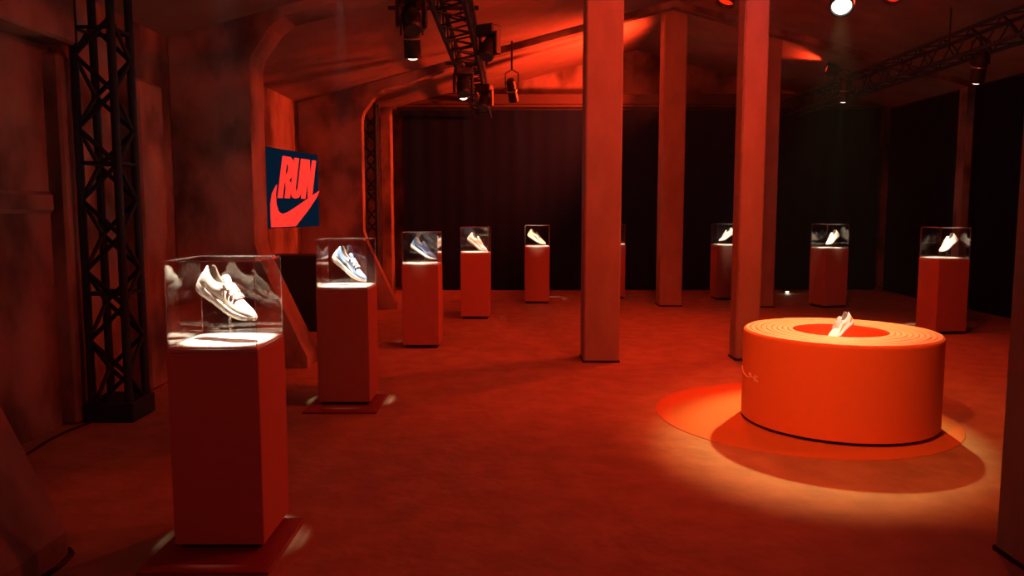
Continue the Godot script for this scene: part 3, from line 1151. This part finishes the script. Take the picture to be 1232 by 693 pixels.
# ==================================================================== the sign
func sign_board() -> void:
	# hangs in the second bay, turned a little towards the hall
	var a := V(-2.772, 0, 9.0)
	var b := V(-2.541, 0, 10.39)
	var w := a.distance_to(b)
	var h := 0.925
	var yaw := atan2(-(b - a).z, (b - a).x)
	var o := thing("wall_sign", "square dark blue sign with red slanted RUN lettering on the left wall", "sign", (a + b) * 0.5 + Vector3(0, 1.43, 0), "", yaw)
	var st := begin()
	box(st, Vector3(0, h * 0.5, -0.03), Vector3(w, h, 0.06), 0.006)
	part(o, "panel", st, "sign_navy")
	# letters, in sign units: x 0..1 across, y 0..1 down from the top
	var glyphs := {
		"R": [[0, 1], [0, 0], [0.66, 0], [0.92, 0.07], [1, 0.2], [1, 0.38], [0.92, 0.5], [0.76, 0.55], [0.94, 0.63], [1, 0.75], [1.02, 1], [0.62, 1], [0.6, 0.76], [0.5, 0.63], [0.39, 0.62], [0.39, 0.44], [0.52, 0.42], [0.6, 0.36], [0.6, 0.25], [0.52, 0.18], [0.385, 0.17], [0.385, 1]],
		"U": [[0, 0], [0.38, 0], [0.38, 0.72], [0.42, 0.8], [0.5, 0.83], [0.58, 0.8], [0.62, 0.72], [0.62, 0], [1, 0], [1, 0.76], [0.92, 0.9], [0.76, 0.98], [0.5, 1.0], [0.24, 0.98], [0.08, 0.9], [0, 0.76]],
		"N": [[0, 1], [0, 0], [0.36, 0], [0.65, 0.5], [0.65, 0], [1, 0], [1, 1], [0.66, 1], [0.36, 0.47], [0.36, 1]]}
	var x0 := 0.265
	for ch in ["R", "U", "N"]:
		var poly := PackedVector2Array()
		for g in glyphs[ch]:
			var gy := 0.085 + 0.535 * float(g[1])
			var gx := x0 + 0.218 * float(g[0]) - 0.115 * float(g[1])
			poly.append(Vector2((gx - 0.5) * w, (1.0 - gy) * h))
		st = begin()
		prism(st, poly, 0.0, 0.012)
		part(o, "letter", st, "sign_red")
		x0 += 0.228
	# the curved tick below the letters, cut off by the sign's lower edge
	var tick := [[1.0, 0.505], [0.93, 0.60], [0.72, 0.79], [0.47, 0.985], [0.02, 0.985], [0.015, 0.84], [0.018, 0.70], [0.05, 0.57], [0.135, 0.455], [0.105, 0.58], [0.112, 0.70], [0.15, 0.79], [0.22, 0.825], [0.33, 0.80], [0.50, 0.73], [0.72, 0.63]]
	var tp := PackedVector2Array()
	for q in tick:
		tp.append(Vector2((q[0] - 0.5) * w * 0.995, (1.0 - q[1]) * h))
	st = begin()
	prism(st, tp, 0.0, 0.014)
	part(o, "curved_tick", st, "sign_red")
	# its face is given a glow: what little it throws into the hall
	var glow := AreaLight3D.new()
	glow.name = "glow"
	glow.area_size = Vector2(w * 0.9, h * 0.9)
	glow.light_color = Color(1.0, 0.28, 0.22)
	glow.light_energy = 0.03
	glow.area_range = 20.0
	glow.area_attenuation = 2.0
	glow.shadow_enabled = true
	glow.transform = Transform3D(Basis(Vector3.UP, PI), Vector3(0, h * 0.5, 0.03))
	o.add_child(glow)
	# two standoffs to the wall behind
	for sx in [-0.4, 0.4]:
		st = begin()
		tube(st, [Vector3(sx * w, h * 0.8, -0.04), Vector3(sx * w, h * 0.8, -0.80 + sx * 0.4)], 0.018, 8)
		part(o, "wall_bracket", st, "black_metal")


# ==================================================================== small things
func small_things() -> void:
	var o := thing("road_case", "black cabinet on the floor below the square sign, behind the rib's foot", "cabinet", V(-2.92, 0, 10.75))
	var st := begin()
	box(st, Vector3(0, 0.53, 0), Vector3(0.74, 1.0, 0.5), 0.01)
	part(o, "body", st, "cabinet_black")
	for q in [Vector2(-0.3, -0.18), Vector2(0.3, -0.18), Vector2(-0.3, 0.18), Vector2(0.3, 0.18)]:
		st = begin()
		lathe(st, [Vector2(0.0, -0.015), Vector2(0.03, -0.015), Vector2(0.03, 0.015), Vector2(0.0, 0.015)], 12, Transform3D(Basis(Vector3.BACK, PI / 2), Vector3(q.x, 0.03, q.y)))
		part(o, "caster", st, "cable_black")
	# cables along the left wall and round the near foot
	o = thing("floor_cable", "thin black cable on the floor along the base of the left wall", "cable", V(-3.3, 0.009, 5.4))
	st = begin()
	var path := []
	for i in 21:
		var f := i / 20.0
		path.append(Vector3(0.02 + 0.03 * sin(f * 7.0), 0, 0.75 - 1.35 * f))
	tube(st, path, 0.009, 6)
	part(o, "cord", st, "cable_black")
	o = thing("floor_cable", "thin black cable curling round the sloping foot at lower left", "cable", V(-2.2, 0.01, 3.6))
	st = begin()
	path = []
	for q in [[0.12, 0.75], [0.115, 0.5], [0.10, 0.25], [0.11, 0.10], [0.095, -0.01], [0.06, -0.055], [0.0, -0.07], [-0.2, -0.06], [-0.5, -0.065], [-0.9, -0.06]]:
		path.append(Vector3(q[0], 0, q[1]))
	tube(st, path, 0.012, 8)
	part(o, "cord", st, "cable_black")
	o = thing("marker_lamp", "tiny white light on the floor at the far curtain, above the drum", "light", V(5.42, 0, 15.4))
	st = begin()
	box(st, Vector3(0, 0.025, 0), Vector3(0.09, 0.05, 0.06), 0.006)
	part(o, "housing", st, "black_metal")
	st = begin()
	box(st, Vector3(0, 0.03, 0.0325), Vector3(0.06, 0.025, 0.006), 0.002)
	part(o, "lens", st, "white_lens")
	var l := OmniLight3D.new()
	l.name = "glow"
	l.light_color = WHITE
	l.light_energy = 0.01
	l.light_size = 0.02
	l.omni_range = 30.0
	l.omni_attenuation = 2.0
	l.shadow_enabled = true
	l.position = Vector3(0, 0.03, 0.06)
	o.add_child(l)
